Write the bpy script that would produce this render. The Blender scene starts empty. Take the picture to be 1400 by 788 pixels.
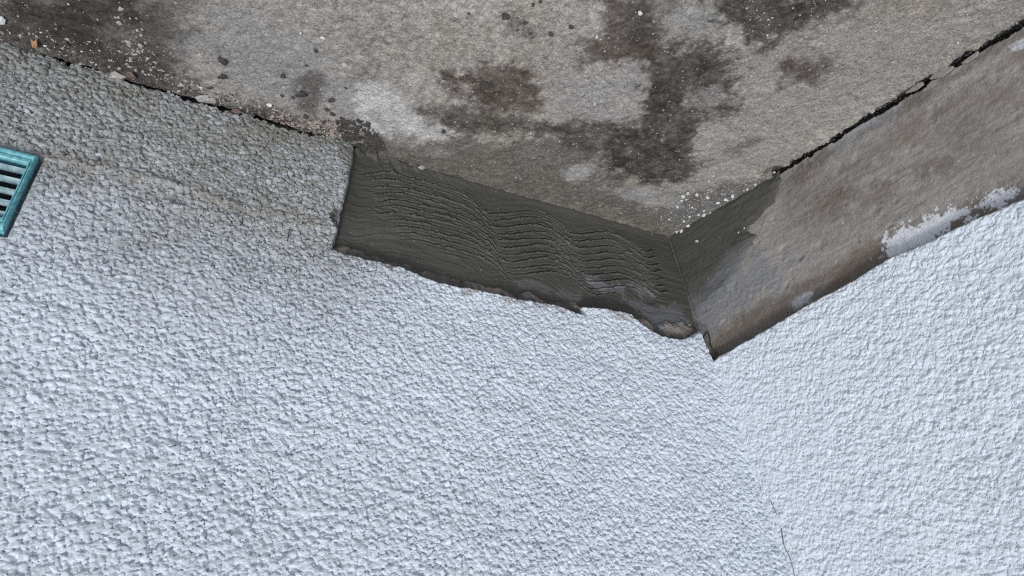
import bpy, bmesh, math, random
import numpy as np
from mathutils import Vector

rng = np.random.default_rng(7)
random.seed(7)
S = bpy.context.scene
C = S.collection

# ------------------------------------------------------------------ camera
CAM = np.array([0.45543921, -0.49507839, 0.44472288])
FPX = 913.6057689857662
ROT = np.array([[-0.8976180439344407, -0.4405504478630914, 0.014041014597881318],
                [0.2136478796699593, -0.46272719398476697, -0.8603709243457232],
                [0.3855339553344671, -0.7692846331720224, 0.5094749478134796]])   # world -> camera
cd = bpy.data.cameras.new("camera")
cam = bpy.data.objects.new("camera", cd)
C.objects.link(cam)
from mathutils import Matrix
cam.matrix_world = Matrix(np.vstack([np.hstack([ROT.T, CAM[:, None]]), [0, 0, 0, 1]]).tolist())
cd.sensor_width = 36.0
cd.lens = FPX / 1400 * 36.0
cd.clip_start = 0.01
cd.clip_end = 500
cd.dof.use_dof = True
cd.dof.focus_distance = 0.60
cd.dof.aperture_fstop = 26.0
S.camera = cam

# ------------------------------------------------------------------ light
SUN_EL, SUN_AZ = math.radians(56), math.radians(146)     # azimuth clockwise from +Y
w = bpy.data.worlds.new("World")
S.world = w
w.use_nodes = True
nt = w.node_tree
sky = nt.nodes.new("ShaderNodeTexSky")
sky.sky_type = 'NISHITA'
sky.sun_disc = False
sky.sun_elevation = SUN_EL
sky.sun_rotation = SUN_AZ
sky.dust_density = 2.5
bg = nt.nodes["Background"]
bg.inputs["Strength"].default_value = 0.115
nt.links.new(sky.outputs[0], bg.inputs[0])
sd_ = bpy.data.lights.new("sun", 'SUN')
sd_.energy = 1.45
sd_.angle = math.radians(11)
sd_.color = (1.0, 0.985, 0.96)
sun = bpy.data.objects.new("sun", sd_)
C.objects.link(sun)
dv = Vector((math.sin(SUN_AZ) * math.cos(SUN_EL), math.cos(SUN_AZ) * math.cos(SUN_EL), math.sin(SUN_EL)))
sun.rotation_euler = dv.to_track_quat('Z', 'Y').to_euler()
S.view_settings.view_transform = 'Standard'
S.view_settings.look = 'None'
S.view_settings.exposure = 0.27
S.view_settings.gamma = 1.0
S.render.engine = 'CYCLES'
S.cycles.use_denoising = False        # the denoiser smears the sand grain
S.cycles.filter_width = 1.2

# ------------------------------------------------------------------ planes of the place
GX, GY = 0.0204, -0.0566                    # the slab falls slightly
A = -0.1167
PL = {'L': (np.array([1, 0, 0.]), np.array([0, -0.0257, 1.])),
      'R': (np.array([math.sin(A), -math.cos(A), 0.]), np.array([-0.1754, 0, 1.])),
      'G': (np.array([1, 0, GX]), np.array([0, 1, GY]))}
NRM = {}
for k, (U_, V_) in PL.items():
    n = np.cross(U_, V_)
    n /= np.linalg.norm(n)
    NRM[k] = n if n @ CAM > 0 else -n


def world(k, u, v, h):
    U_, V_ = PL[k]
    u, v, h = np.broadcast_arrays(np.asarray(u, float), np.asarray(v, float), np.asarray(h, float))
    return u[..., None] * U_ + v[..., None] * V_ + h[..., None] * NRM[k]


def at(px, py, k, off=0.0):
    """where on a real surface the thing seen at a pixel of the photograph stands"""
    d = ROT.T @ np.array([(px - 700) / FPX, -(py - 394) / FPX, -1.0])
    N = NRM[k]
    t = (off - N @ CAM) / (N @ d)
    P = CAM + t * d - off * N
    return np.linalg.lstsq(np.stack(PL[k], 1), P, rcond=None)[0]


def poly(k, pts, off=0.0):
    return np.array([at(x, y, k, off) for x, y in pts])


# ------------------------------------------------------------------ numpy noise
def _hash(ix, iy, seed):
    h = (ix * 374761393 + iy * 668265263 + seed * 1442695041).astype(np.int64) & 0xffffffff
    h = ((h ^ (h >> 13)) * 1274126177) & 0xffffffff
    return ((h ^ (h >> 16)) & 0xffffff) / float(0xffffff)


def vnoise(x, y, seed=0):
    ix, iy = np.floor(x).astype(np.int64), np.floor(y).astype(np.int64)
    fx, fy = x - ix, y - iy
    fx = fx * fx * fx * (fx * (fx * 6 - 15) + 10)
    fy = fy * fy * fy * (fy * (fy * 6 - 15) + 10)
    a, b = _hash(ix, iy, seed), _hash(ix + 1, iy, seed)
    c, d = _hash(ix, iy + 1, seed), _hash(ix + 1, iy + 1, seed)
    return ((a * (1 - fx) + b * fx) * (1 - fy) + (c * (1 - fx) + d * fx) * fy) * 2 - 1


def fbm(x, y, scale, octs=4, seed=0, gain=0.55):
    """scale: size in metres of the largest feature"""
    s, amp, tot = 0.0, 1.0, 0.0
    f = 1.0 / scale
    for o in range(octs):
        a = 0.6 + o * 1.1
        xr, yr = x * math.cos(a) - y * math.sin(a), x * math.sin(a) + y * math.cos(a)
        s = s + amp * vnoise(xr * f + 17.3 * o, yr * f - 9.1 * o, seed + o * 31)
        tot += amp
        amp *= gain
        f *= 2.03
    return s / tot


def sstep(a, b, x):
    t = np.clip((x - a) / (b - a), 0, 1)
    return t * t * (3 - 2 * t)


def sdf(P, x, y):
    """signed distance to a polygon, negative inside"""
    d = np.full(x.shape, 1e9)
    ins = np.zeros(x.shape, bool)
    n = len(P)
    for i in range(n):
        ax, ay = P[i]
        bx, by = P[(i + 1) % n]
        ex, ey = bx - ax, by - ay
        t = np.clip(((x - ax) * ex + (y - ay) * ey) / (ex * ex + ey * ey + 1e-18), 0, 1)
        d = np.minimum(d, (x - ax - t * ex) ** 2 + (y - ay - t * ey) ** 2)
        c = ((ay > y) != (by > y)) & (x < ex * (y - ay) / (ey if abs(ey) > 1e-12 else 1e-12) + ax)
        ins ^= c
    d = np.sqrt(d)
    return np.where(ins, -d, d)


def linedist(P, x, y):
    """distance to an open polyline and the position along it"""
    d = np.full(x.shape, 1e9)
    s = np.zeros(x.shape)
    acc = 0.0
    for i in range(len(P) - 1):
        ax, ay = P[i]
        ex, ey = P[i + 1] - P[i]
        L2 = ex * ex + ey * ey + 1e-18
        t = np.clip(((x - ax) * ex + (y - ay) * ey) / L2, 0, 1)
        dd = np.hypot(x - ax - t * ex, y - ay - t * ey)
        m = dd < d
        d = np.where(m, dd, d)
        s = np.where(m, acc + t * math.sqrt(L2), s)
        acc += math.sqrt(L2)
    return d, s, acc


def smooth_path(pts, n=12):
    """Catmull-Rom through the points"""
    p = np.array(pts, float)
    p = np.vstack([2 * p[0] - p[1], p, 2 * p[-1] - p[-2]])
    out = []
    for i in range(1, len(p) - 2):
        for t in np.linspace(0, 1, n, endpoint=False):
            out.append(0.5 * (2 * p[i] + (p[i + 1] - p[i - 1]) * t
                              + (2 * p[i - 1] - 5 * p[i] + 4 * p[i + 1] - p[i + 2]) * t * t
                              + (-p[i - 1] + 3 * p[i] - 3 * p[i + 1] + p[i + 2]) * t ** 3))
    out.append(p[-2])
    return np.array(out)


def blur(H, n=1):
    for _ in range(n):
        P = np.pad(H, 1, mode='edge')
        H = (P[1:-1, 1:-1] * 4 + (P[:-2, 1:-1] + P[2:, 1:-1] + P[1:-1, :-2] + P[1:-1, 2:]) * 2
             + P[:-2, :-2] + P[:-2, 2:] + P[2:, :-2] + P[2:, 2:]) / 16
    return H


def axis(lo, hi, step, far_lo=None, far_hi=None, ratio=1.35):
    a = list(np.arange(lo, hi + step * 0.5, step))
    for far, sgn in ((far_lo, -1), (far_hi, 1)):
        if far is None:
            continue
        p, s, ex = (lo if sgn < 0 else a[-1]), step, []
        while (p - far) * sgn < 0:
            s *= ratio
            p += s * sgn
            ex.append(p)
        a = ex[::-1] + a if sgn < 0 else a + ex
    return np.array(a)


def lin(r, g, b):
    return np.array([((c / 255) / 12.92 if c / 255 < .04045 else ((c / 255 + .055) / 1.055) ** 2.4) for c in (r, g, b)])


# ------------------------------------------------------------------ objects
def tag(o, label=None, cat=None, group=None, kind=None):
    for k, v in (('label', label), ('category', cat), ('group', group), ('kind', kind)):
        if v:
            o[k] = v
    return o


def thing(name, loc, label, cat, group=None):
    o = bpy.data.objects.new(name, None)
    o.empty_display_size = 0.05
    C.objects.link(o)
    o.location = loc
    return tag(o, label, cat, group)


def link(name, me, mat, parent=None):
    o = bpy.data.objects.new(name, me)
    C.objects.link(o)
    if mat and not me.materials:
        me.materials.append(mat)
    if parent is not None:
        o.parent = parent
        o.location = -Vector(parent.location)       # mesh data is in world space
    return o


def sheet(name, k, u, v, H, col, mat, parent=None, mask=None, rim=None, smooth=True, far=None):
    """a relief surface over one of the planes; mask (per vertex) cuts pieces out, rim closes the cut edge"""
    nv, nu = H.shape
    UU, VV = np.meshgrid(u, v)
    co = world(k, UU, VV, H).reshape(-1, 3)
    idx = np.arange(nv * nu).reshape(nv, nu)
    q = np.stack([idx[:-1, :-1], idx[:-1, 1:], idx[1:, 1:], idx[1:, :-1]], -1)
    flip = np.dot(np.cross(PL[k][0], PL[k][1]), NRM[k]) < 0
    if mask is not None:
        fm = mask[:-1, :-1] & mask[:-1, 1:] & mask[1:, 1:] & mask[1:, :-1]
    else:
        fm = np.ones((nv - 1, nu - 1), bool)
    faces = q[fm]
    c4 = np.concatenate([np.clip(col, 0, 1).reshape(-1, 3), (np.zeros((nv * nu, 1)) if far is None else far.reshape(-1, 1))], 1)
    if rim is not None and mask is not None:
        N = nv * nu
        low = world(k, UU, VV, np.full_like(H, rim)).reshape(-1, 3)
        co = np.vstack([co, low])
        c4 = np.vstack([c4, c4])
        P = np.pad(fm, 1)
        I = P[1:-1, 1:-1]
        ex = []
        for nb, (a, b) in ((P[:-2, 1:-1], (0, 1)), (P[1:-1, 2:], (1, 2)), (P[2:, 1:-1], (2, 3)), (P[1:-1, :-2], (3, 0))):
            m = I & ~nb
            e = q[m]
            ex.append(np.stack([e[:, b], e[:, a], e[:, a] + N, e[:, b] + N], -1))
        faces = np.vstack([faces] + ex)
    if flip:
        faces = faces[:, ::-1]
    used = np.zeros(len(co), bool)
    used[faces.ravel()] = True
    remap = np.cumsum(used) - 1
    faces = remap[faces]
    co, c4 = co[used], c4[used]
    me = bpy.data.meshes.new(name)
    off = np.array(parent.location) if parent is not None else np.zeros(3)
    me.vertices.add(len(co))
    me.vertices.foreach_set("co", (co).astype(np.float32).ravel())
    me.loops.add(len(faces) * 4)
    me.loops.foreach_set("vertex_index", faces.astype(np.int32).ravel())
    me.polygons.add(len(faces))
    me.polygons.foreach_set("loop_start", np.arange(0, len(faces) * 4, 4, dtype=np.int32))
    me.polygons.foreach_set("use_smooth", np.full(len(faces), smooth))
    at_ = me.color_attributes.new("col", 'FLOAT_COLOR', 'POINT')
    at_.data.foreach_set("color", c4.astype(np.float32).ravel())
    me.update(calc_edges=True)
    return link(name, me, mat, parent)


# ------------------------------------------------------------------ materials
def coarse(u, v):
    """1 where the mesh is too open to carry the stones, so the material's relief takes over"""
    a, b = np.gradient(u), np.gradient(v)
    return sstep(.0011, .0028, np.maximum(a[None, :], b[:, None]))


def relief_mat(name, rough=0.9, fine=900, fine_amt=0.25, mid=220, mid_amt=0.2, bump=0.4, bump_d=0.0006, bump_scale=1100,
               specks=0.0, speck_col=(0.6, 0.6, 0.58), pits=0.0, spec=0.3, cells=0):
    m = bpy.data.materials.new(name)
    m.use_nodes = True
    n, l = m.node_tree.nodes, m.node_tree.links
    b = n["Principled BSDF"]
    b.inputs["Roughness"].default_value = rough
    b.inputs["Specular IOR Level"].default_value = spec
    at_ = n.new("ShaderNodeAttribute")
    at_.attribute_name = "col"
    geo = n.new("ShaderNodeNewGeometry")
    vec = geo.outputs["Position"]

    def noise(scale, det=3, vec_=vec):
        t = n.new("ShaderNodeTexNoise")
        t.inputs["Scale"].default_value = scale
        t.inputs["Detail"].default_value = det
        t.inputs["Roughness"].default_value = 0.65
        l.new(vec_, t.inputs["Vector"])
        return t.outputs["Fac"]

    def math_(op, a, b_=None, c=None):
        t = n.new("ShaderNodeMath")
        t.operation = op
        for i, x in enumerate((a, b_, c)):
            if x is None:
                continue
            if isinstance(x, (int, float)):
                t.inputs[i].default_value = x
            else:
                l.new(x, t.inputs[i])
        return t.outputs[0]
    f1 = math_('MULTIPLY_ADD', noise(fine, 4), 2 * fine_amt, 1 - fine_amt)
    f2 = math_('MULTIPLY_ADD', noise(mid, 4), 2 * mid_amt, 1 - mid_amt)
    f = math_('MULTIPLY', f1, f2)
    if pits:
        v = n.new("ShaderNodeTexVoronoi")
        v.inputs["Scale"].default_value = 330
        l.new(vec, v.inputs["Vector"])
        r = n.new("ShaderNodeMapRange")
        r.inputs["From Min"].default_value = 0.12
        r.inputs["From Max"].default_value = 0.30
        r.inputs["To Min"].default_value = 1 - pits
        l.new(v.outputs["Distance"], r.inputs["Value"])
        gate = math_('GREATER_THAN', noise(160, 2), 0.56)
        f = math_('MULTIPLY', f, math_('ADD', math_('MULTIPLY', r.outputs[0], gate), math_('SUBTRACT', 1.0, gate)))
    mx = n.new("ShaderNodeVectorMath")
    mx.operation = 'SCALE'
    l.new(at_.outputs["Color"], mx.inputs[0])
    l.new(f, mx.inputs["Scale"])
    colr = mx.outputs[0]
    if specks:
        v = n.new("ShaderNodeTexVoronoi")
        v.inputs["Scale"].default_value = 420
        l.new(vec, v.inputs["Vector"])
        sep = n.new("ShaderNodeSeparateColor")
        l.new(v.outputs["Color"], sep.inputs[0])
        g1 = math_('GREATER_THAN', sep.outputs[0], 1 - specks)
        g2 = math_('LESS_THAN', v.outputs["Distance"], 0.36)
        g = math_('MULTIPLY', g1, g2)
        mm = n.new("ShaderNodeMix")
        mm.data_type = 'RGBA'
        l.new(math_('MULTIPLY', g, math_('MULTIPLY_ADD', sep.outputs[1], 0.7, 0.2)), mm.inputs["Factor"])
        l.new(colr, mm.inputs[6])
        mm.inputs[7].default_value = (*speck_col, 1)
        colr = mm.outputs[2]
    l.new(colr, b.inputs["Base Color"])
    bp = n.new("ShaderNodeBump")
    bp.inputs["Strength"].default_value = bump
    bp.inputs["Distance"].default_value = bump_d
    l.new(noise(bump_scale, 5), bp.inputs["Height"])
    out = bp.outputs[0]
    if cells:                                               # beyond the modelled stones: the same grain as relief in the material
        v = n.new("ShaderNodeTexVoronoi")
        v.inputs["Scale"].default_value = cells
        l.new(vec, v.inputs["Vector"])
        b2 = n.new("ShaderNodeBump")
        b2.invert = True
        b2.inputs["Distance"].default_value = 0.0032
        l.new(math_('MULTIPLY', at_.outputs["Alpha"], 0.9), b2.inputs["Strength"])
        l.new(v.outputs["Distance"], b2.inputs["Height"])
        l.new(out, b2.inputs["Normal"])
        out = b2.outputs[0]
    l.new(out, b.inputs["Normal"])
    return m


def plain_mat(name, col, rough=0.8, var=0.25, scale=300, bump=0.3, bump_d=0.0004, col2=None, spec=0.3):
    m = bpy.data.materials.new(name)
    m.use_nodes = True
    n, l = m.node_tree.nodes, m.node_tree.links
    b = n["Principled BSDF"]
    b.inputs["Roughness"].default_value = rough
    b.inputs["Specular IOR Level"].default_value = spec
    geo = n.new("ShaderNodeNewGeometry")
    t = n.new("ShaderNodeTexNoise")
    t.inputs["Scale"].default_value = scale
    t.inputs["Detail"].default_value = 5
    l.new(geo.outputs["Position"], t.inputs["Vector"])
    r = n.new("ShaderNodeValToRGB")
    r.color_ramp.elements[0].position = 0.3
    r.color_ramp.elements[1].position = 0.7
    c = np.array(col)
    c2 = np.array(col2) if col2 is not None else c * (1 + var)
    r.color_ramp.elements[0].color = (*(c * (1 - var)), 1)
    r.color_ramp.elements[1].color = (*np.clip(c2, 0, 1), 1)
    l.new(t.outputs["Fac"], r.inputs[0])
    l.new(r.outputs[0], b.inputs["Base Color"])
    bp = n.new("ShaderNodeBump")
    bp.inputs["Strength"].default_value = bump
    bp.inputs["Distance"].default_value = bump_d
    l.new(t.outputs["Fac"], bp.inputs["Height"])
    l.new(bp.outputs[0], b.inputs["Normal"])
    return m


M_plaster = relief_mat("painted_roughcast", 0.9, 1500, 0.05, 260, 0.06, 0.35, 0.0006, 900, spec=0.2, cells=300)
M_concrete = relief_mat("old_concrete", 0.93, 560, 0.95, 230, 0.36, 1.0, 0.0020, 520, specks=0.04, speck_col=(.55, .55, .52), pits=0.45, spec=0.2)
M_mortar = relief_mat("damp_mortar", 0.62, 900, 0.26, 260, 0.12, 0.6, 0.0007, 900, specks=0.006, speck_col=(.3, .3, .28), spec=0.35)
M_cement = relief_mat("old_cement_render", 0.9, 700, 0.36, 230, 0.14, 0.8, 0.0010, 620, specks=0.01, speck_col=(.5, .48, .45), spec=0.25)
M_torn = relief_mat("broken_base_coat", 0.92, 1200, 0.25, 300, 0.2, 0.6, 0.0008, 900, spec=0.2)
M_masonry = plain_mat("masonry", (.25, .23, .21), 0.95)


# ------------------------------------------------------------------ roughcast relief
def grains(u, v, lo_u, hi_u, lo_v, hi_v, pitch, rmin, rmax, lift, dome, tilt, seed, flat=2.0, stretch=1.25, ang0=0.0):
    """overlapping stones thrown on a wall: the highest of all the stones at every point"""
    g = np.random.default_rng(seed)
    n = int((hi_u - lo_u) * (hi_v - lo_v) / pitch ** 2)
    gx, gy = g.uniform(lo_u, hi_u, n), g.uniform(lo_v, hi_v, n)
    r = rmin + (rmax - rmin) * g.random(n) ** 2.0
    st = 1 + (stretch - 1) * g.random(n) * 1.6
    an = ang0 + g.normal(0, 0.7, n)
    base = g.random(n) * lift
    tx, ty = g.normal(0, tilt, n), g.normal(0, tilt, n)
    k1, k2, ph = g.uniform(.1, .3, n), g.uniform(.05, .18, n), g.uniform(0, 6.28, n)
    ci, cj = np.searchsorted(u, gx), np.searchsorted(v, gy)
    nu, nv = len(u), len(v)
    H = np.zeros(nu * nv)
    G = np.full(nu * nv, -1)
    du = np.percentile(np.diff(u), 3)
    W = int(math.ceil(rmax * 2.3 / du))
    jobs = []
    for dj in range(-W, W + 1):
        for di in range(-W, W + 1):
            i, j = ci + di, cj + dj
            ok = (i >= 0) & (i < nu) & (j >= 0) & (j < nv)
            i_, j_ = np.clip(i, 0, nu - 1), np.clip(j, 0, nv - 1)
            x, y = u[i_] - gx, v[j_] - gy
            ok &= (np.abs(x) < r * 2.4) & (np.abs(y) < r * 2.4)
            s = np.nonzero(ok)[0]
            if not len(s):
                continue
            x, y = x[s], y[s]
            ca, sa = np.cos(an[s]), np.sin(an[s])
            xr, yr = (x * ca + y * sa) / st[s], (-x * sa + y * ca)
            th = np.arctan2(yr, xr)
            rho = np.hypot(xr, yr) / (r[s] * (1 + k1[s] * np.cos(2 * th + ph[s]) * .5 + k2[s] * np.cos(3 * th + 2 * ph[s])
                                              + .10 * np.cos(5 * th + 3 * ph[s])))
            m = rho < 1
            s, x, y, rho = s[m], x[m], y[m], rho[m]
            h = base[s] + dome * r[s] * (1 - rho ** (2 * flat)) + tx[s] * x + ty[s] * y
            ix = j_[s] * nu + i_[s]
            jobs.append((ix, h, s))
    ix = np.concatenate([a for a, _, _ in jobs])
    h = np.concatenate([a for _, a, _ in jobs])
    s = np.concatenate([a for _, _, a in jobs])
    order = np.argsort(h, kind='stable')
    H[ix[order]] = np.maximum(h[order], 0)
    G[ix[order]] = s[order]
    return H.reshape(nv, nu), G.reshape(nv, nu), g.random(n), g.random(n)


D_PL = 0.0115          # how far the plaster stands proud of the stripped wall
WL = thing("plastered_wall", (0.6, 0, 0.012), "long white roughcast wall with a combed dark mortar patch cut into its foot", "wall")
WR = thing("plastered_wall", tuple(PL['R'][0] * 0.6), "white textured wall standing on a bare brownish cement skirting band", "wall")

def stain(k, col, UU, VV, pts, c, strength, soft_, rough_, seed, off=0.0, nscale=.02, inner=0.0):
    if k == 'G':
        soft_ = soft_ * 1.35
    P = poly(k, pts, off)
    x0, y0 = P.min(0) - soft_ * 2 - rough_ * 2
    x1, y1 = P.max(0) + soft_ * 2 + rough_ * 2
    iu = np.nonzero((UU[0] > x0) & (UU[0] < x1))[0]
    iv = np.nonzero((VV[:, 0] > y0) & (VV[:, 0] < y1))[0]
    if not len(iu) or not len(iv):
        return
    sl = np.s_[iv[0]:iv[-1] + 1, iu[0]:iu[-1] + 1]
    x, y = UU[sl], VV[sl]
    d = sdf(P, x, y) + fbm(x, y, nscale, 6, seed, .72) * rough_ * 1.5 + fbm(x, y, .004, 3, seed + 3, .8) * min(rough_, .012) * .55
    m = sstep(soft_, -soft_, d) * strength
    if k == 'G':
        m = np.clip(m * (1 + .30 * fbm(x, y, .0045, 3, seed + 5, .8)), 0, 1)
    if inner:
        m = m * np.clip(1 - inner * (.5 + fbm(x, y, nscale * .6, 4, seed + 7, .7)), 0, 1)
    col[sl] = col[sl] * (1 - m[..., None]) + np.array(c) * m[..., None]


# ----- left wall plaster
def graded(lo, hi, s0, s1, far_lo, far_hi):
    """spacing that runs from s0 to s1, then opens out towards the far ends"""
    a = [lo]
    while a[-1] < hi:
        a.append(a[-1] + s0 + (s1 - s0) * (a[-1] - lo) / (hi - lo))
    b = axis(a[-1] + s1, a[-1] + s1, s1, None, far_hi, 1.3)
    c = axis(lo - s0, lo - s0, s0, far_lo, None, 1.3) if far_lo is not None else np.array([])
    a = np.concatenate([c, np.array(a), b])
    return a


u = graded(-0.075, 0.675, 0.00088, 0.00058, -0.16, 3.0)
v = graded(-0.015, 0.42, 0.00074, 0.00056, None, 2.4)
UU, VV = np.meshgrid(u, v)
H, G, ga, gb = grains(u, v, -0.08, 0.72, -0.02, 0.44, 0.00118, 0.0007, 0.00185, 0.0029, 0.40, 0.16, 3, 5.0, 1.35, 0.1)
wear = sstep(0.30, 0.02, VV - 0.10 * (UU - 0.3))          # stones are barer low on the wall, thicker paint above
soft = blur(H, 2)
H = H * (0.80 + 0.20 * wear) + soft * (0.20 - 0.20 * wear)
und = fbm(UU, VV, 0.07, 3, 5) * 0.0017 + fbm(UU, VV * 1.5, 0.022, 2, 9) * 0.0006
# a trowel seam running off the corner of the vent
seam = smooth_path(poly('L', [(56, 216), (100, 224), (190, 243), (270, 266), (350, 291), (430, 305)], D_PL))
dsm, ssm, Lsm = linedist(seam, UU, VV)
seam2 = smooth_path(poly('L', [(110, 287), (200, 280), (330, 300), (460, 315)], D_PL))
ds2, ss2, Ls2 = linedist(seam2, UU, VV)
und += 0.0024 * np.exp(-(dsm / 0.004) ** 2) * (0.6 + 0.4 * vnoise(ssm * 60, ssm * 0, 4))
und += 0.0012 * np.exp(-(ds2 / 0.003) ** 2)
FARL = coarse(u, v)
H = H * (1 - FARL) + .0022 * FARL
thick = sstep(-.35, .45, fbm(UU, VV, .09, 4, 57))             # where the paint has filled the hollows
H = H * (1 - .30 * thick) + blur(H, 2) * .30 * thick
HL = D_PL - 0.0008 + H * 1.10 + und
# cut out: the patch, the vent opening, everything under the slab line
patch_px = [(487, 190), (485, 213), (473, 270), (457, 341), (478, 347), (500, 353), (545, 363), (600, 385), (640, 392), (700, 406), (760, 416),
            (790, 427), (799, 429), (795, 419), (830, 421), (860, 428), (885, 449), (905, 459), (928, 463), (946, 459), (958, 450), (975, 492), (990, 500),
            (1040, 420), (1000, 300), (918, 300)]
P_patch = poly('L', patch_px, D_PL)
wu, wv = UU + fbm(UU, VV, .012, 4, 21) * 0.0016, VV + fbm(UU, VV, .012, 4, 22) * 0.0014
d_patch = sdf(P_patch, wu, wv)
foot = poly('L', [(0, 55), (60, 72), (110, 92), (170, 103), (230, 125), (300, 150), (370, 168), (430, 182), (470, 190), (486, 196)], D_PL)
fo = np.argsort(foot[:, 0])
foot_v = np.interp(UU, foot[fo, 0], foot[fo, 1], left=foot[fo[0], 1], right=foot[fo[-1], 1]) + fbm(UU, VV * .3, .02, 5, 33, .7) * 0.009 - .0014
d_foot = VV - foot_v                                       # positive above the ragged foot
VU0, VU1, VV0, VV1 = 0.5965, 0.742, 0.1125, 0.1800
d_vent = np.maximum(np.maximum(VU0 + .004 - UU, UU - VU1 + .004), np.maximum(VV0 + .004 - VV, VV - VV1 + .004))
edge = np.minimum(np.minimum(d_patch, d_foot), d_vent)
xc = -0.1754 * VV + D_PL
gate = (VV > .285) & (fbm(VV, VV * 0, .045, 2, 58) > -.12)
slit = gate & (UU > xc - .0065) & (UU < xc - .0005 + .0012 * fbm(VV, VV * 0, .012, 3, 59) + .0005)
mask = (edge > 0) & ~slit
HL -= 0.0060 * np.clip(1 - edge / 0.0035, 0, 1) ** 2         # worn round edge
HL -= 0.0015 * sstep(0.02, 0.0, d_foot) * (UU > .36)
around_vent = np.maximum(np.maximum(VU0 - UU, UU - VU1), np.maximum(VV0 - VV, VV - VV1))
HL = np.where(around_vent < 0.012, D_PL + (HL - D_PL) * np.clip(around_vent / .012 + .35, 0, 1) - .001, HL)
HL -= 0.009 * np.clip(1 - np.abs(around_vent) / 0.0030, 0, 1)    # joint round the vent
xc = -0.1754 * VV + D_PL
ckl = sstep(.27, .30, VV) * sstep(-.35, .15, fbm(VV, VV * 0, .05, 2, 58)) * np.exp(-((UU - xc - .0012 * fbm(VV, VV * 0, .012, 3, 59)) / .0016) ** 2)
HL -= .0015 * ckl
# colour: paint, splash dirt low down, bare brownish stones
paint = np.array([0.685, 0.750, 0.822])
gv = np.where(G >= 0, ga[np.clip(G, 0, None)], 0.4)
gw = np.where(G >= 0, gb[np.clip(G, 0, None)], 0.4)
col = paint * (0.80 + 0.26 * gv)[..., None]
dirt = sstep(0.25, 0.045, VV - 0.13 * np.clip(UU - 0.30, -.2, .5) + fbm(UU, VV, 0.08, 4, 41) * 0.06) * sstep(.28, .42, UU + VV * .2)
dirt2 = np.clip(dirt * (0.45 + 0.75 * gw) + 0.10 * dirt * fbm(UU, VV, .01, 3, 43), 0, 1)
col = col * (1 - dirt2[..., None] * 0.84) + np.array([0.165, 0.155, 0.122]) * dirt2[..., None] * 0.84
algae = sstep(0.065, 0.0, d_foot + fbm(UU, VV, .03, 4, 44) * .03) * (UU > .33) * np.clip(.8 + fbm(UU, VV, .05, 3, 47), 0, 1)
col = col * (1 - .6 * algae[..., None]) + np.array([.20, .195, .15]) * .6 * algae[..., None]
seamd = np.exp(-(dsm / .006) ** 2) * .4 + np.exp(-((dsm) / .02) ** 2) * .15
col = col * (1 - seamd[..., None]) + np.array([.30, .29, .26]) * seamd[..., None]
streak = sstep(.25, .7, fbm(UU * 1.0, VV * 3.0, .05, 4, 52)) * .25
col *= 1 - streak[..., None] * np.array([.30, .28, .22])
stain('L', col, UU, VV, [(448, 292), (458, 288), (464, 292), (461, 308), (452, 305)], (.085, .082, .072), .9, .001, .004, 191, D_PL, .006)
stain('L', col, UU, VV, [(455, 325), (462, 322), (462, 336), (452, 338)], (.12, .115, .10), .6, .001, .004, 192, D_PL, .006)
stain('L', col, UU, VV, [(462, 200), (490, 195), (488, 240), (474, 250)], (.13, .122, .10), .6, .002, .006, 193, D_PL, .008)
for px_, py_, r_, c_ in ((640, 398, 9, .30), (700, 410, 10, .33), (770, 420, 12, .34), (850, 432, 12, .36), (530, 362, 8, .28), (740, 417, 7, .25)):
    stain('L', col, UU, VV, [(px_ - r_ * 1.6, py_ - 7), (px_ + r_ * 1.6, py_ - 2), (px_ + r_, py_ + r_ * .8), (px_ - r_, py_ + r_ * .5)], (c_, c_ * .9, c_ * .82), .5, .002, .005, 194 + px_, D_PL, .006)
sheet("plaster_coat", 'L', u, v, HL, col, M_plaster, WL, mask, rim=0.0, smooth=False, far=FARL)

# ----- right wall plaster
u = axis(0.0, 0.42, 0.00080, -0.08, 3.0, 1.30)
v = axis(0.115, 0.42, 0.00076, None, 2.4, 1.30)
UU, VV = np.meshgrid(u, v)
H, G, ga, gb = grains(u, v, -0.01, 0.44, 0.10, 0.44, 0.00132, 0.0007, 0.0018, 0.0012, 0.30, 0.14, 11, 2.4, 1.5, -0.35)
H = 0.75 * H + 0.25 * blur(H, 2)
FARR = coarse(u, v)
H = H * (1 - FARR) + .0012 * FARR
und = fbm(UU, VV, 0.06, 3, 65) * 0.0016 + fbm(UU + VV * .5, (VV - UU * .5) * 2, 0.009, 3, 69, .65) * 0.0012
HR = D_PL - 0.0010 + H * 1.05 + und
cut = poly('R', [(955, 500), (975, 491), (1010, 470), (1050, 447), (1120, 406), (1205, 358), (1300, 313), (1400, 270)], D_PL)
co_ = np.argsort(cut[:, 0])
cut_v = np.interp(UU, cut[co_, 0], cut[co_, 1]) + fbm(UU, VV * .2, .02, 4, 73) * 0.0016
edge = VV - cut_v
mask = edge > 0
HR -= 0.0045 * np.clip(1 - edge / 0.0028, 0, 1) ** 2
ckr = sstep(.275, .29, VV) * sstep(-.2, -.05, fbm(VV, VV * 0, .045, 2, 58)) * np.exp(-((UU - .0129 - .0259 * VV) / .0017) ** 2)
HR -= .0095 * ckr
gv = np.where(G >= 0, ga[np.clip(G, 0, None)], 0.4)
col = np.array([0.668, 0.726, 0.785]) * (0.93 + 0.09 * gv)[..., None]
st = sstep(.2, .7, fbm(UU, VV, .04, 4, 82)) * .12
col *= 1 - st[..., None] * np.array([.25, .22, .18])
sheet("plaster_coat", 'R', u, v, HR, col, M_plaster, WR, mask, rim=0.0, smooth=False, far=FARR)

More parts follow.
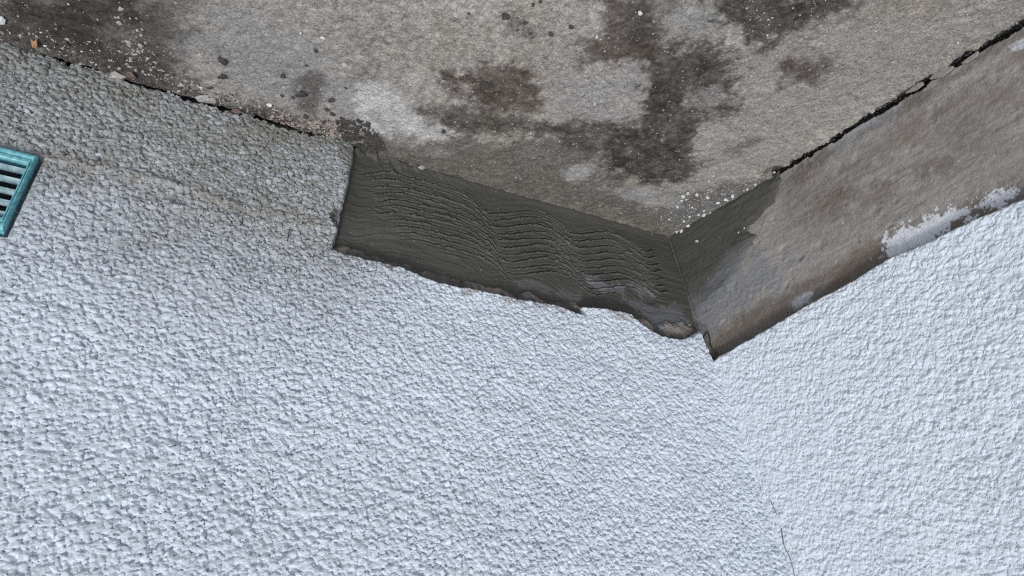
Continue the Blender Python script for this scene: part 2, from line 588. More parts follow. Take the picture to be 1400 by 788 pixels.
# ----- masonry behind both walls
def slab_box(name, k, u0, u1, v0, v1, h0, h1, mat, parent):
    bm = bmesh.new()
    vs = [bm.verts.new(world(k, a, b, c)) for c in (h0, h1) for a, b in ((u0, v0), (u1, v0), (u1, v1), (u0, v1))]
    for f in ((0, 1, 2, 3), (7, 6, 5, 4), (0, 4, 5, 1), (1, 5, 6, 2), (2, 6, 7, 3), (3, 7, 4, 0)):
        bm.faces.new([vs[i] for i in f])
    bmesh.ops.recalc_face_normals(bm, faces=bm.faces)
    me = bpy.data.meshes.new(name)
    bm.to_mesh(me)
    bm.free()
    return link(name, me, mat, parent)


VS = dict(u0=VU0 + .003, u1=VU1 - .003, v0=VV0 + .003, v1=VV1 - .003)      # the masonry is left open behind the vent
for a, b, c, d in ((-0.25, VS['u0'], -0.3, 2.42), (VS['u1'], 3.0, -0.3, 2.42), (VS['u0'], VS['u1'], -0.3, VS['v0']), (VS['u0'], VS['u1'], VS['v1'], 2.42)):
    slab_box("masonry", 'L', a, b, c, d, -0.24, -0.001, M_masonry, WL)
slab_box("masonry", 'R', -0.25, 3.0, -0.3, 2.43, -0.24, -0.0150, M_masonry, WR)

# ----- right wall: bare cement skirting
u = axis(-0.012, 0.42, 0.00095, None, 3.0, 1.30)
v = axis(-0.04, 0.185, 0.00095)
UU, VV = np.meshgrid(u, v)
H = fbm(UU, VV * 1.6, 0.05, 3, 91) * 0.0008 + fbm(UU * .8, VV * 1.2, 0.004, 3, 92, .8) * 0.0008 + fbm(UU * .18, VV * 1.5, .006, 4, 98, .7) * .0006
H += np.clip(fbm(UU, VV, .012, 4, 96, .7) - .40, 0, 1) * 0.0010
H -= np.clip(fbm(UU, VV, .010, 2, 97) - .45, 0, 1) * 0.004
col = np.array([0.302, 0.285, 0.262]) * (1 + 0.20 * fbm(UU, VV, .05, 4, 93) + .20 * fbm(UU * .25, VV * 1.4, .012, 4, 94, .7) + .16 * fbm(UU, VV, .004, 3, 99, .8))[..., None]


BROWN = (.155, .125, .102)
stain('R', col, UU, VV, [(1080, 245), (1180, 205), (1300, 120), (1400, 60), (1400, 140), (1290, 200), (1200, 215), (1120, 290), (1080, 300)], (.185, .152, .128), .65, .016, .03, 101, inner=.5)
stain('R', col, UU, VV, [(1090, 285), (1150, 265), (1150, 290), (1100, 305)], BROWN, .5, .006, .012, 102)
stain('R', col, UU, VV, [(1160, 262), (1225, 250), (1225, 270), (1180, 290)], BROWN, .55, .004, .014, 103)
stain('R', col, UU, VV, [(1255, 235), (1300, 215), (1320, 235), (1265, 250)], BROWN, .5, .004, .014, 104)
stain('R', col, UU, VV, [(1140, 395), (1170, 340), (1205, 330), (1205, 360), (1180, 375)], (.185, .155, .130), .7, .003, .008, 105)
stain('R', col, UU, VV, [(1130, 200), (1180, 165), (1235, 142), (1245, 152), (1190, 185), (1140, 212)], (.33, .335, .345), .85, .003, .006, 106)
# brown line right under the plaster edge, with the edge's shade put into its colour
stain('R', col, UU, VV, [(965, 500), (985, 450), (1050, 410), (1205, 332), (1400, 245), (1400, 300), (1200, 380), (1000, 500)], (.135, .108, .088), .8, .006, .006, 107, inner=.25)
# grey slurry spread round the corner
stain('R', col, UU, VV, [(935, 400), (1010, 370), (1060, 345), (1090, 370), (1040, 410), (985, 440), (965, 460), (940, 450)], (.235, .245, .26), .8, .008, .016, 108)
stain('R', col, UU, VV, [(1082, 418), (1095, 405), (1112, 402), (1110, 412), (1092, 424)], (.50, .52, .56), .8, .002, .005, 109)
# white paint that ran onto the cement
stain('R', col, UU, VV, [(1203, 345), (1215, 325), (1260, 303), (1310, 285), (1375, 262), (1388, 264), (1375, 275), (1320, 300), (1270, 332), (1225, 352)], (.72, .75, .79), .92, .0010, .0090, 110, nscale=.005)
stain('R', col, UU, VV, [(1387, 66), (1400, 52), (1420, 50), (1420, 72)], (.55, .57, .60), .9, .001, .004, 111, nscale=.01)
H += 0.00025 * sstep(.40, .6, col[..., 2])
stain('R', col, UU, VV, [(1040, 262), (1420, 30), (1420, 36), (1045, 280)], (.10, .085, .07), .55, .004, .006, 112)
HS = H * 0.65 + 0.002
ux, uy = PL['R'][0][0], PL['R'][0][1]
vg = (GX * ux + GY * uy) * UU
foot_r = vg + .0006 + .0020 * np.abs(fbm(UU, VV * .2, .03, 3, 113)) + np.clip(fbm(UU, VV * .4, .014, 4, 114, .7), 0, 1) * .0030
ok_r = (VV > foot_r) | (UU < .145)
sheet("cement_skirting", 'R', u, v, HS, col, M_cement, WR, ok_r, rim=-.012)

# hairline cracks in the skirting are thin recessed lines cut in a strip of skim lying on it
# ----- fresh mortar smeared round the corner onto the right wall
u = axis(-0.006, 0.20, 0.0008)
v = axis(-0.012, 0.145, 0.0008)
UU, VV = np.meshgrid(u, v)
Pm = poly('R', [(905, 330), (905, 420), (938, 470), (946, 450), (965, 425), (1000, 400), (1012, 372), (1018, 350), (1036, 325), (1030, 312), (1046, 296), (1058, 278), (1068, 250), (1064, 235), (1000, 270), (918, 310)])
d = sdf(Pm, UU + fbm(UU * .5, VV, .02, 4, 121) * .006, VV + fbm(UU, VV, .014, 4, 122) * .004)
HM = 0.0040 + fbm(UU * .35, VV * 1.3, 0.014, 4, 123, .6) * 0.0008 + fbm(UU * .2, VV * 1.6, 0.004, 3, 124, .7) * 0.00028 + fbm(UU, VV, .003, 3, 129, .7) * .0003
HM += np.clip(fbm(UU * .4, VV, .010, 3, 126, .7) - .2, 0, 1) * .003 * sstep(-.03, 0, d)
HM -= 0.0030 * np.clip(1 + d / 0.010, 0, 1) ** 2
HM -= .0014 * np.exp(-((UU - .0042) / .0010) ** 2)
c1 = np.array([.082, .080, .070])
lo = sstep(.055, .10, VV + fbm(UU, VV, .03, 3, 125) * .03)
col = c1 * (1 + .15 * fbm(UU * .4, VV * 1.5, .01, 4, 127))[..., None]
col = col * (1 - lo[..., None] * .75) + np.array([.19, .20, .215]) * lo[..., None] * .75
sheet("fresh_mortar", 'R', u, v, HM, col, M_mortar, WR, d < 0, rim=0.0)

# ----- left wall: combed mortar bed in the cut out patch
u = axis(-0.010, 0.392, 0.0005)
v = axis(-0.016, 0.136, 0.0005)
UU, VV = np.meshgrid(u, v)
HP = 0.0030 + fbm(UU, VV, 0.06, 3, 131) * 0.0009 + fbm(UU * .5, VV * 1.4, 0.006, 4, 132, .7) * 0.00035
top_path = [(491, 237), (531, 234), (577, 244), (618, 256), (646, 271), (663, 288), (684, 290.5), (724, 287), (751, 296), (779, 317.5), (801, 318), (829, 316), (857, 327), (880, 343), (895, 341)]
tp = smooth_path(top_path, 8)
starts = [491, 496, 503, 508, 515, 505, 512, 520, 530, 536, 545, 600]
ends = [895, 897, 902, 917, 918, 920, 920, 912, 880, 845, 700, 655]
rise = [0, 9.0, 18.6, 28, 37.2, 46, 55.5, 64.5, 74, 83, 92, 101]
for k in range(12):
    sh = np.array([3.4 * k, rise[k]])
    p = tp + sh
    amp = 1.0 if k < 7 else 1.0 - (k - 6) * .08
    ym = p[:, 1]
    p = np.stack([p[:, 0], ym + np.array([vnoise(np.array([x * .03]), np.array([k * 7.7]), 3)[0] for x in p[:, 0]]) * 1.3], 1)
    p = p[(p[:, 0] >= starts[k]) & (p[:, 0] <= ends[k])]
    q = np.array([at(x, y, 'L', .004) for x, y in p])
    m = (UU > q[:, 0].min() - .006) & (UU < q[:, 0].max() + .006) & (VV > q[:, 1].min() - .006) & (VV < q[:, 1].max() + .006)
    x, y = UU[m], VV[m]
    jx, jy = fbm(x, y, .004, 3, 140 + k) * .0005, fbm(x, y, .005, 3, 170 + k) * .0006
    dd, ss, L = linedist(q, x + jx, y + jy)
    br = np.clip(.95 + .75 * vnoise(ss * 140, ss * 0 + k, 200 + k) + .4 * vnoise(ss * 500, ss * 0 + k, 230 + k), .5, 1.6)
    side = np.clip(ss / .010, .3, 1) * np.clip((L - ss) / .006, .5, 1)
    rdg = -0.0026 * np.exp(-(dd / 0.00080) ** 2) * (1 + .4 * fbm(x, y, .0022, 2, 190 + k, .8)) * br * side * amp
    # side of the line: the trowel tooth scoops the mortar on the ground side
    yi = np.interp(x, q[::-1, 0] if q[0, 0] > q[-1, 0] else q[:, 0], q[::-1, 1] if q[0, 0] > q[-1, 0] else q[:, 1])
    below = y < yi
    rdg += np.exp(-((dd - .0016) / .0007) ** 2) * np.where(below, .0004, .0012) * (1 + 1.1 * fbm(x, y, .0018, 2, 260 + k, .8)) * br * side * amp
    HP[m] += rdg
# crumbly torn mortar in the left part
tear = sstep(.06, .0, np.hypot(UU - at(540, 290, 'L')[0], (VV - at(540, 290, 'L')[1]) * 1.8))
HP += tear * np.clip(fbm(UU * .45, VV * 1.3, .006, 4, 151, .75) - .05, 0, 1) * .0030
e2 = at(470, 300, 'L')[0] - UU
HP += 0.0016 * np.exp(-(e2 / .006) ** 2)
HP -= .0022 * np.exp(-((UU - (.0042 - .1754 * VV)) / .0010) ** 2)
nearg = VV - (GX * UU)
HP += 0.0018 * np.exp(-(np.clip(nearg, 0, 1) / .006) ** 2) + np.exp(-(np.clip(nearg, 0, 1) / .012) ** 2) * np.clip(fbm(UU, VV, .012, 4, 152, .7), 0, 1) * .006 * sstep(.22, .36, UU)
dq, sq, Lq = linedist(np.array([at(x_, y_ + 46, 'L', .004) for x_, y_ in tp]), UU, VV)
vq = VV - np.interp(UU, np.array([at(x_, y_ + 46, 'L', .004)[0] for x_, y_ in tp])[::-1], np.array([at(x_, y_ + 46, 'L', .004)[1] for x_, y_ in tp])[::-1])
HP += fbm(UU * .12, vq * 1.3, .0042, 3, 136, .7) * .00055 * sstep(.062, .05, np.abs(vq))
col = np.array([.079, .077, .067]) * (1 + .16 * fbm(UU * .6, VV, .03, 4, 133) + .10 * fbm(UU * .3, VV * 1.5, .006, 3, 134))[..., None]
for pts, c, s_ in (([(805, 385), (850, 392), (850, 402), (815, 396)], (.20, .21, .225), .6), ([(860, 388), (885, 400), (890, 408), (865, 398)], (.20, .21, .225), .5),
                   ([(700, 385), (790, 405), (785, 416), (720, 402)], (.14, .14, .138), .6), ([(850, 410), (935, 425), (940, 460), (890, 445)], (.15, .16, .175), .7),
                   ([(480, 300), (560, 320), (540, 345), (470, 330)], (.115, .113, .10), .4)):
    stain('L', col, UU, VV, pts, c, s_, .004, .010, 160 + len(pts) + int(c[0] * 100))
sheet("combed_mortar", 'L', u, v, HP, col, M_mortar, WL)

# ----- broken old base coat showing along the upper edge of the patch
u = axis(-0.012, 0.395, 0.0008)
v = axis(0.07, 0.155, 0.0008)
UU, VV = np.meshgrid(u, v)
Pt = poly('L', [(458, 334), (500, 342), (530, 352), (600, 373), (660, 387), (740, 404), (788, 413), (800, 423), (850, 423), (885, 436), (905, 440), (935, 436), (942, 440),
                (960, 450), (970, 500), (900, 475), (790, 440), (640, 405), (545, 376), (457, 350)], .006)
d = sdf(Pt, UU + fbm(UU, VV, .010, 4, 181) * .0035, VV + fbm(UU, VV, .010, 4, 182) * .0045)
HT = 0.0062 + fbm(UU, VV * 1.4, 0.014, 4, 183, .65) * 0.0040 - 0.003 * np.clip(1 + d / .004, 0, 1)
n1 = fbm(UU, VV, .022, 3, 184)
col = np.array([.125, .118, .11]) * (1 + .4 * fbm(UU, VV, .006, 3, 185))[..., None]
pk = sstep(.05, .30, n1)
col = col * (1 - pk[..., None]) + np.array([.27, .235, .21]) * pk[..., None]
stain('L', col, UU, VV, [(868, 425), (935, 432), (930, 448), (900, 448)], (.22, .24, .265), .9, .002, .004, 186, .006)
stain('L', col, UU, VV, [(905, 446), (948, 440), (948, 458), (912, 456)], (.26, .235, .215), .85, .002, .006, 187, .006)
sheet("torn_base_coat", 'L', u, v, HT, col, M_torn, WL, d < 0, rim=0.0)

# ------------------------------------------------------------------ the slab
u = axis(-0.085, 0.70, 0.0012, -60, 60, 1.30)
v = axis(-0.43, 0.012, 0.0012, -60, 60, 1.30)
UU, VV = np.meshgrid(u, v)
near = (np.abs(UU) < 2) & (np.abs(VV) < 2)
H = fbm(UU, VV, 0.05, 3, 301) * 0.0012 + fbm(UU, VV, .008, 4, 302, .75) * 0.0016
pit = np.clip(fbm(UU, VV, .006, 2, 303) - .48, 0, 1)
H -= pit * .0045
lump = np.clip(fbm(UU, VV, .0075, 2, 304) - .42, 0, 1)
H += lump * .0042 * np.clip(.4 + fbm(UU, VV, .08, 2, 305) * 1.6, 0, 1)
base = np.array([.345, .327, .293])
col = base * (1 + .20 * fbm(UU, VV, .10, 4, 306) + .16 * fbm(UU, VV, .02, 4, 307, .65))[..., None]
warm = sstep(.1, .5, fbm(UU, VV, .09, 4, 308)) * .5
col = col * (1 - warm[..., None]) + np.array([.30, .265, .222]) * warm[..., None]
fn = np.clip(fbm(UU, VV, .004, 3, 309, .8), -1, 1)
col *= (1 + .55 * fn)[..., None]
DK, DK2, BR, OL = (.034, .029, .024), (.060, .053, .045), (.062, .043, .034), (.112, .108, .092)
LT = (.36, .36, .355)


def gs(pts, c, s_, soft_, rough_, seed, ns=.03, inner=.22):
    stain('G', col, UU, VV, pts, c, s_, soft_, rough_, seed, 0, ns, inner)


# pale scoured parts
gs([(235, 45), (330, 20), (420, 60), (520, 120), (600, 175), (560, 195), (440, 170), (330, 130), (260, 90)], (.30, .30, .30), .7, .02, .03, 311)
gs([(500, 120), (560, 130), (600, 165), (640, 200), (600, 205), (540, 180), (490, 160)], (.60, .60, .59), .9, .012, .03, 312)
gs([(930, 10), (985, 0), (1000, 40), (960, 55), (915, 50), (900, 20)], (.32, .32, .305), .7, .006, .02, 313)
gs([(1040, 60), (1120, 60), (1300, 10), (1390, 10), (1380, 40), (1200, 140), (1080, 220), (1010, 250), (960, 225), (1000, 170), (1000, 90)], (.30, .292, .272), .7, .012, .03, 314)
gs([(725, 105), (780, 100), (860, 85), (900, 120), (880, 150), (850, 170), (780, 170), (735, 150)], (.30, .292, .28), .75, .008, .02, 315)
# greenish grey slurry left from the mixing along the fresh patch
gs([(490, 185), (540, 195), (640, 190), (700, 195), (800, 190), (830, 215), (900, 280), (960, 260), (1060, 225), (1062, 245), (930, 325), (900, 325), (620, 260), (490, 222)], OL, .85, .008, .022, 316, inner=.2)
# black and brown damp
gs([(-30, -20), (290, -20), (250, 60), (240, 110), (180, 100), (60, 75), (-30, 55)], (.085, .08, .073), .75, .02, .03, 346)
gs([(0, 0), (60, -20), (190, -20), (200, 10), (175, 45), (200, 75), (150, 70), (90, 60), (30, 50), (0, 40)], DK, .92, .014, .03, 321)
gs([(0, 40), (90, 50), (200, 70), (240, 100), (300, 140), (400, 165), (480, 170), (490, 205), (420, 190), (320, 160), (230, 130), (160, 105), (60, 75), (0, 58)], (.066, .061, .054), .85, .008, .022, 322)
gs([(185, 30), (205, 0), (235, 0), (230, 60), (255, 90), (215, 90)], DK2, .6, .010, .02, 323)
gs([(235, 60), (262, 35), (268, 42), (245, 66)], DK2, .6, .004, .008, 345)
gs([(400, 110), (432, 100), (440, 125), (432, 160), (415, 150)], DK2, .7, .008, .015, 324)
gs([(480, 95), (510, 90), (515, 120), (495, 125)], DK2, .35, .010, .015, 325)
gs([(600, 95), (640, 90), (660, 82), (720, 88), (735, 120), (720, 150), (660, 150), (625, 125)], BR, .9, .006, .018, 326, inner=.25)
gs([(575, 150), (620, 142), (690, 150), (720, 152), (760, 175), (740, 195), (690, 185), (640, 180), (590, 172)], (.062, .052, .044), .9, .006, .016, 327)
gs([(740, 172), (800, 168), (845, 172), (850, 205), (800, 205)], (.046, .041, .036), .9, .006, .016, 328)
gs([(830, 190), (860, 170), (900, 140), (940, 148), (985, 130), (995, 140), (975, 165), (950, 180), (955, 225), (930, 250), (880, 252), (835, 235), (815, 215)], (.038, .030, .023), .93, .006, .018, 329)
gs([(870, 55), (915, 45), (985, 60), (1005, 110), (990, 145), (940, 150), (890, 140), (868, 95)], (.042, .034, .027), .93, .006, .020, 330)
gs([(790, 70), (830, 40), (810, -10), (905, -10), (890, 40), (880, 85), (830, 90), (795, 90)], BR, .88, .007, .018, 331, inner=.25)
gs([(865, -5), (915, -5), (905, 55), (870, 60)], (.058, .053, .047), .8, .006, .02, 332)
gs([(975, -15), (1175, -20), (1160, 15), (1130, 35), (1095, 45), (1060, 68), (1040, 52), (985, 28)], DK, .93, .006, .020, 333)
gs([(985, 135), (1010, 120), (1012, 150), (985, 165), (970, 160)], BR, .6, .006, .010, 334)
gs([(1080, 85), (1105, 75), (1130, 82), (1135, 100), (1110, 122), (1085, 112)], (.066, .048, .041), .9, .008, .020, 335)
gs([(990, 205), (1030, 188), (1045, 195), (1010, 215)], (.11, .09, .075), .7, .005, .01, 336)
gs([(780, 80), (800, 72), (808, 85), (792, 96)], BR, .7, .004, .006, 337)
gs([(700, 12), (720, 30), (732, 50), (715, 48), (690, 30)], DK2, .7, .004, .010, 338)
gs([(1165, 0), (1185, 0), (1175, 16), (1160, 20)], BR, .5, .004, .010, 339)
# pale spots
gs([(945, 120), (985, 112), (1000, 140), (975, 158), (950, 150)], (.26, .25, .235), .8, .004, .012, 347, .012)
gs([(905, 20), (960, 10), (980, 45), (930, 55), (905, 40)], (.29, .28, .262), .7, .005, .014, 348, .014)
gs([(770, 235), (800, 222), (815, 228), (800, 248), (775, 250)], (.38, .38, .37), .85, .003, .008, 341, .012)
gs([(830, 255), (880, 258), (930, 265), (925, 285), (880, 282), (840, 268)], (.33, .33, .325), .8, .005, .012, 342, .015)
gs([(905, 262), (960, 235), (1000, 235), (960, 262)], (.30, .30, .295), .6, .006, .012, 343, .015)
gs([(905, 290), (1000, 262), (1050, 245), (1040, 256), (930, 318), (912, 315)], (.17, .175, .18), .5, .005, .010, 344, .012)
# an old screed edge by the left wall stands a little proud
# open joints along both walls
NR = NRM['R']
dR = UU * NR[0] + VV * NR[1] + (GX * UU + GY * VV) * NR[2]
sR = UU * PL['R'][0][0] + VV * PL['R'][0][1]
wj = (0.0046 + 0.0035 * fbm(sR, sR * 0, .05, 3, 351) + fbm(UU, VV, .010, 4, 352, .7) * .004) * sstep(.135, .165, sR)
jr = sstep(.0016, -.0010, np.where(dR > 0, dR - wj, -dR - .03)) * (sR > .12) * near
dLw = -VV - D_PL + .004
wl = 0.0006 + 0.0045 * fbm(UU, UU * 0, .05, 3, 353) + fbm(UU, VV, .010, 4, 354, .7) * .004
jl = sstep(.002, -.0015, dLw - wl) * sstep(.372, .386, UU) * near
J = np.maximum(jr, jl)
H = H - J * (.0075 + .003 * fbm(UU, VV, .006, 3, 355))
col = col * (1 - .88 * J[..., None]) + np.array([.085, .078, .068]) * .85 * J[..., None]
hole = np.exp(-(np.hypot(UU - at(1058, 236, 'G')[0], VV - at(1058, 236, 'G')[1]) / .006) ** 2)
H -= .012 * hole
col *= (1 - .6 * hole)[..., None]
g_ = sheet("concrete_ground", 'G', u, v, H, col, M_concrete)
tag(g_, "worn grey concrete slab blotched with black and brown damp", "ground", kind="structure")
g_hu, g_hv, g_H = u, v, H


def ground_h(x, y):
    i = np.clip(np.searchsorted(g_hu, x), 0, len(g_hu) - 1)
    j = np.clip(np.searchsorted(g_hv, y), 0, len(g_hv) - 1)
    return g_H[j, i]


# ------------------------------------------------------------------ the teal vent
def bevel_box(bm, k, u0, u1, v0, v1, h0, h1, bev=.0008):
    vs = [bm.verts.new(world(k, a, b, c)) for c in (h0, h1) for a, b in ((u0, v0), (u1, v0), (u1, v1), (u0, v1))]
    fs = [bm.faces.new([vs[i] for i in f]) for f in ((0, 1, 2, 3), (7, 6, 5, 4), (0, 4, 5, 1), (1, 5, 6, 2), (2, 6, 7, 3), (3, 7, 4, 0))]
    bmesh.ops.recalc_face_normals(bm, faces=fs)
    ed = list({e for f in fs for e in f.edges})
    bmesh.ops.bevel(bm, geom=ed, offset=bev, segments=2, affect='EDGES', profile=.6)


def finish(name, bm, mat, parent):
    me = bpy.data.meshes.new(name)
    bm.to_mesh(me)
    bm.free()
    return link(name, me, mat, parent)


M_teal = plain_mat("weathered_teal_plastic", (.11, .47, .54), .5, .3, 260, .4, .0004, col2=(.26, .58, .64), spec=.4)
M_slat = plain_mat("pale_lit_teal_plastic", (.20, .36, .41), .6, .35, 240, .4, .0004, col2=(.40, .53, .58), spec=.4)  # paler than the frame: the light on the slats is put into their colour
M_dark = plain_mat("dark_duct", (.085, .115, .125), .9)
VT = thing("wall_vent", tuple(world('L', (VU0 + VU1) / 2, VV0, D_PL)), "weathered teal louvred vent grille set in the white roughcast wall", "vent")
hf = D_PL + .0055
bm = bmesh.new()
bw = .0037
# mitred frame with a raised inner bead: rings of (inset, height)
TOPF = 2.6                                                # the top and bottom bars are wider than the sides
prof = [(0, D_PL - .004), (0.0002, hf - .0022), (.0016, hf - .0004), (.0026, hf), (.0038, hf - .0003), (.0042, hf - .0013), (.0052, hf - .0013), (.0056, hf - .0004), (.0072, hf - .0005), (.0078, hf - .0014), (.0079, D_PL - .006)]
rings = []
for ins, h in [(p_[0] * .47, p_[1]) for p_ in prof]:
    a, b, c, d = VU0 + ins, VU1 - ins, VV0 + ins * TOPF, VV1 - ins * TOPF
    rings.append([bm.verts.new(world('L', x, y, h)) for x, y in ((a, c), (b, c), (b, d), (a, d))])
for r0, r1 in zip(rings[:-1], rings[1:]):
    for i in range(4):
        j = (i + 1) % 4
        bm.faces.new([r0[i], r0[j], r1[j], r1[i]])
bmesh.ops.recalc_face_normals(bm, faces=bm.faces)
finish("frame", bm, M_teal, VT)
bm = bmesh.new()
vs = {}
a, b, c, d = VU0 + bw, VU1 - bw, VV0 + .0097, VV1 - .0097
fr = [bm.verts.new(world('L', x, y, D_PL - .006)) for x, y in ((a, c), (b, c), (b, d), (a, d))]
bk = [bm.verts.new(world('L', x, y, -.05)) for x, y in ((a, c), (b, c), (b, d), (a, d))]
for i in range(4):
    j = (i + 1) % 4
    bm.faces.new([fr[i], fr[j], bk[j], bk[i]])
bm.faces.new(bk)
finish("duct", bm, M_dark, VT)
NS = 5
for i in range(NS):
    vc = c + (d - c) * (i + .62) / NS
    bm = bmesh.new()
    th, drop = .0013, .0030
    # a louvre sloping down and out, with a rolled lip
    pi = hf - .0062
    pr = [(vc + drop * .35, pi), (vc - drop * .30, hf - .0020), (vc - drop * .42, hf - .0016), (vc - drop * .62, hf - .0022),
          (vc - drop * .62, hf - .0036), (vc - drop * .40, hf - .0040), (vc + drop * .35 - th, pi)]
    L_, R_ = [], []
    for (y, h) in pr:
        L_.append(bm.verts.new(world('L', a - .0008, y, h)))
        R_.append(bm.verts.new(world('L', b + .0008, y, h)))
    n_ = len(pr)
    for q_ in range(n_):
        r_ = (q_ + 1) % n_
        bm.faces.new([L_[q_], L_[r_], R_[r_], R_[q_]])
    bm.faces.new(L_[::-1])
    bm.faces.new(R_)
    bmesh.ops.recalc_face_normals(bm, faces=bm.faces)
    finish("slat", bm, M_slat, VT)
# the upright bar behind the slats
bm = bmesh.new()
um = VU0 + .036
bevel_box(bm, 'L', um - .0012, um + .0012, c - .001, d + .001, D_PL - .006, hf - .0042, .0004)
finish("mullion", bm, M_teal, VT)

# ------------------------------------------------------------------ stones and scraps
M_white = plain_mat("white_stone", (.62, .63, .63), .8, .12, 500)
M_light = plain_mat("pale_stone", (.36, .355, .335), .88, .25, 400)
M_clod = plain_mat("dark_mortar_clod", (.060, .058, .052), .9, .3, 500)
M_red = plain_mat("reddish_stone", (.15, .11, .095), .9, .3, 400)
M_pink = plain_mat("pinkish_stone", (.33, .27, .245), .9, .25, 400)
M_leaf = plain_mat("dry_leaf", (.42, .26, .15), .8, .25, 200)
M_root = plain_mat("dark_fibre", (.03, .026, .022), .9)


def rock_mesh(name, seed, mat, sub=2, squash=.7, rough=.28):
    g = np.random.default_rng(seed)
    bm = bmesh.new()
    bmesh.ops.create_icosphere(bm, subdivisions=sub, radius=1)
    pl = g.normal(0, 1, (9, 3))
    pl /= np.linalg.norm(pl, axis=1)[:, None]
    of = g.uniform(.42, .9, 9)
    el = g.uniform(.75, 1.2, 3)
    for vt in bm.verts:
        p = np.array(vt.co)
        for a_, o_ in zip(pl, of):                      # chipped facets
            s_ = p @ a_ - o_
            if s_ > 0:
                p = p - a_ * s_ * .9
        p *= 1 + rough * .3 * g.normal()
        vt.co = p * el * np.array([1, 1, squash])
    me = bpy.data.meshes.new(name)
    bm.to_mesh(me)
    bm.free()
    me.materials.append(mat)
    return me


def rocks(kind, mat, n, base, **kw):
    return [rock_mesh(kind, base + i, mat, **kw) for i in range(n)]


R_white, R_light, R_clod = rocks("stone_chip", M_white, 5, 500), rocks("pale_stone", M_light, 5, 520, rough=.5), rocks("mortar_clod", M_clod, 6, 540, sub=2, rough=.5)
R_red, R_pink = rocks("reddish_stone", M_red, 2, 560), rocks("pinkish_stone", M_pink, 4, 580)


def place(name, me, px, py, size_px, label, cat, group=None, k='G', off=0.0, asp=(1, 1, 1), rz=None, sink=.25):
    uv = at(px, py, k, off)
    P = world(k, uv[0], uv[1], off)
    if k == 'G':
        P = world(k, uv[0], uv[1], max(float(ground_h(uv[0], uv[1])), -.0025))
    dist = np.linalg.norm(P - CAM)
    r = size_px * .5 * dist / FPX
    o = bpy.data.objects.new(name, me)
    C.objects.link(o)
    o.scale = (r * asp[0], r * asp[1], r * asp[2])
    N = NRM[k]
    o.location = P + N * r * asp[2] * (.7 - sink)
    o.rotation_euler = Vector(N).to_track_quat('Z', 'Y').to_euler()
    o.rotation_euler.rotate_axis('Z', random.uniform(0, 6.28) if rz is None else rz)
    return tag(o, label, cat, group)


# white chips in the inner corner
corner = [(933.4, 268, 5), (940, 263, 4.5), (932, 275, 4), (926, 282, 4.5), (952.5, 265.5, 5), (967, 269.5, 4.5), (969, 247, 3), (991, 271.4, 4.5), (1000.7, 265.2, 5.5),
          (994.5, 273.6, 3), (981, 276.8, 4), (1021, 257, 4), (1032, 251, 3.5), (1028, 262.5, 4), (962, 288.8, 3.5), (962, 293.8, 4.5), (971.8, 291.4, 3.5), (955, 293.8, 3),
          (942.9, 297.3, 3.5), (935, 302.5, 3.5), (941, 308.8, 5), (931, 315, 5.5), (925, 317, 3.5), (975, 240, 2.5), (938, 272, 3), (946, 284, 2.5), (915, 300, 2.5), (904, 296, 2.2)]
for i, (x, y, s_) in enumerate(corner):
    place("stone_chip", R_white[i % 5], x, y, s_ * 1.35, *(("tiny white chip lying close along the fresh mortar's edge, right at the inner corner", "stone", "white chips along the mortar edge at the inner corner") if y > 284
          else ("white chip in the loose scatter on the slab a little way off the inner corner", "stone", "scattered white chips near the inner corner")))
for x, y, s_ in [(953, 330, 5), (1018, 312, 3), (1010, 318, 2.5)]:
    place("stone_chip", R_white[int(x) % 5], x, y, s_, "tiny white chip stuck in the smeared mortar right of the inner corner", "stone", "white chips stuck in the smeared mortar", k='R', off=.004)
# white chips strewn over the slab
for x, y, s_, lab in [(875, 18, 6, "bright white stone lying on the black stain near the far edge of the slab"),
                      (816, 50, 5, "white stone lying at the edge of the reddish brown stain"),
                      (824, 111, 3.5, "small white chip on the pale concrete between the dark stains"),
                      (813, 141, 3.5, "thin white chip just above the black band of damp"),
                      (1309, 58, 3, "single white chip on the clean concrete toward the right")]:
    place("stone_chip", R_white[int(x) % 5], x, y, s_ * 1.1, lab, "stone")
place("stone_chip", R_white[1], 1194, 155, 6, "white chip lying in the open joint beside the bare skirting", "stone", asp=(1.3, .7, .6))
place("stone_chip", R_white[3], 1059, 238, 4, "white chip in the hole at the end of the joint", "stone")
# dark clods
for x, y, s_, lab in [(304.5, 80, 14, "dark angular mortar clod, upper of a close pair on pale concrete"),
                      (305, 102, 13, "flat dark mortar clod, lower of a close pair on pale concrete"),
                      (753, 46, 10, "smooth oval black pebble lying on light concrete"),
                      (781, 37, 11, "dull grey pebble half sunk beside the oval black pebble"),
                      (691, 21, 14, "pair of dark mud lumps stuck together by the slab's far side"),
                      (663, 115, 17, "round grey lump in the middle of the reddish brown stain"),
                      (607, 178, 9, "lone dark clod on the greenish slurry near the patch"),
                      (412, 127, 16, "largest dark clod in the cluster left of the patch"),
                      (453.5, 136, 12, "tall dark clod at the right end of the cluster left of the patch"),
                      (432, 69, 8, "small black clod lying apart above the cluster")]:
    place("mortar_clod", R_clod[int(x + y) % 6], x, y, s_ * .92, lab, "clod", asp=(1, .75, .8))
for x, y, s_ in [(387, 105, 8), (385.5, 131, 6), (447, 148, 9), (455, 155, 9), (418, 159, 9), (467, 161, 6), (473, 119, 5), (419, 90, 5), (401, 133, 5), (443, 166, 7)]:
    place("mortar_clod", R_clod[int(x + y) % 6], x, y, s_ * .95, "small dark mortar crumb in the loose cluster left of the patch", "clod", "dark crumbs left of the patch", asp=(1, .8, .8))
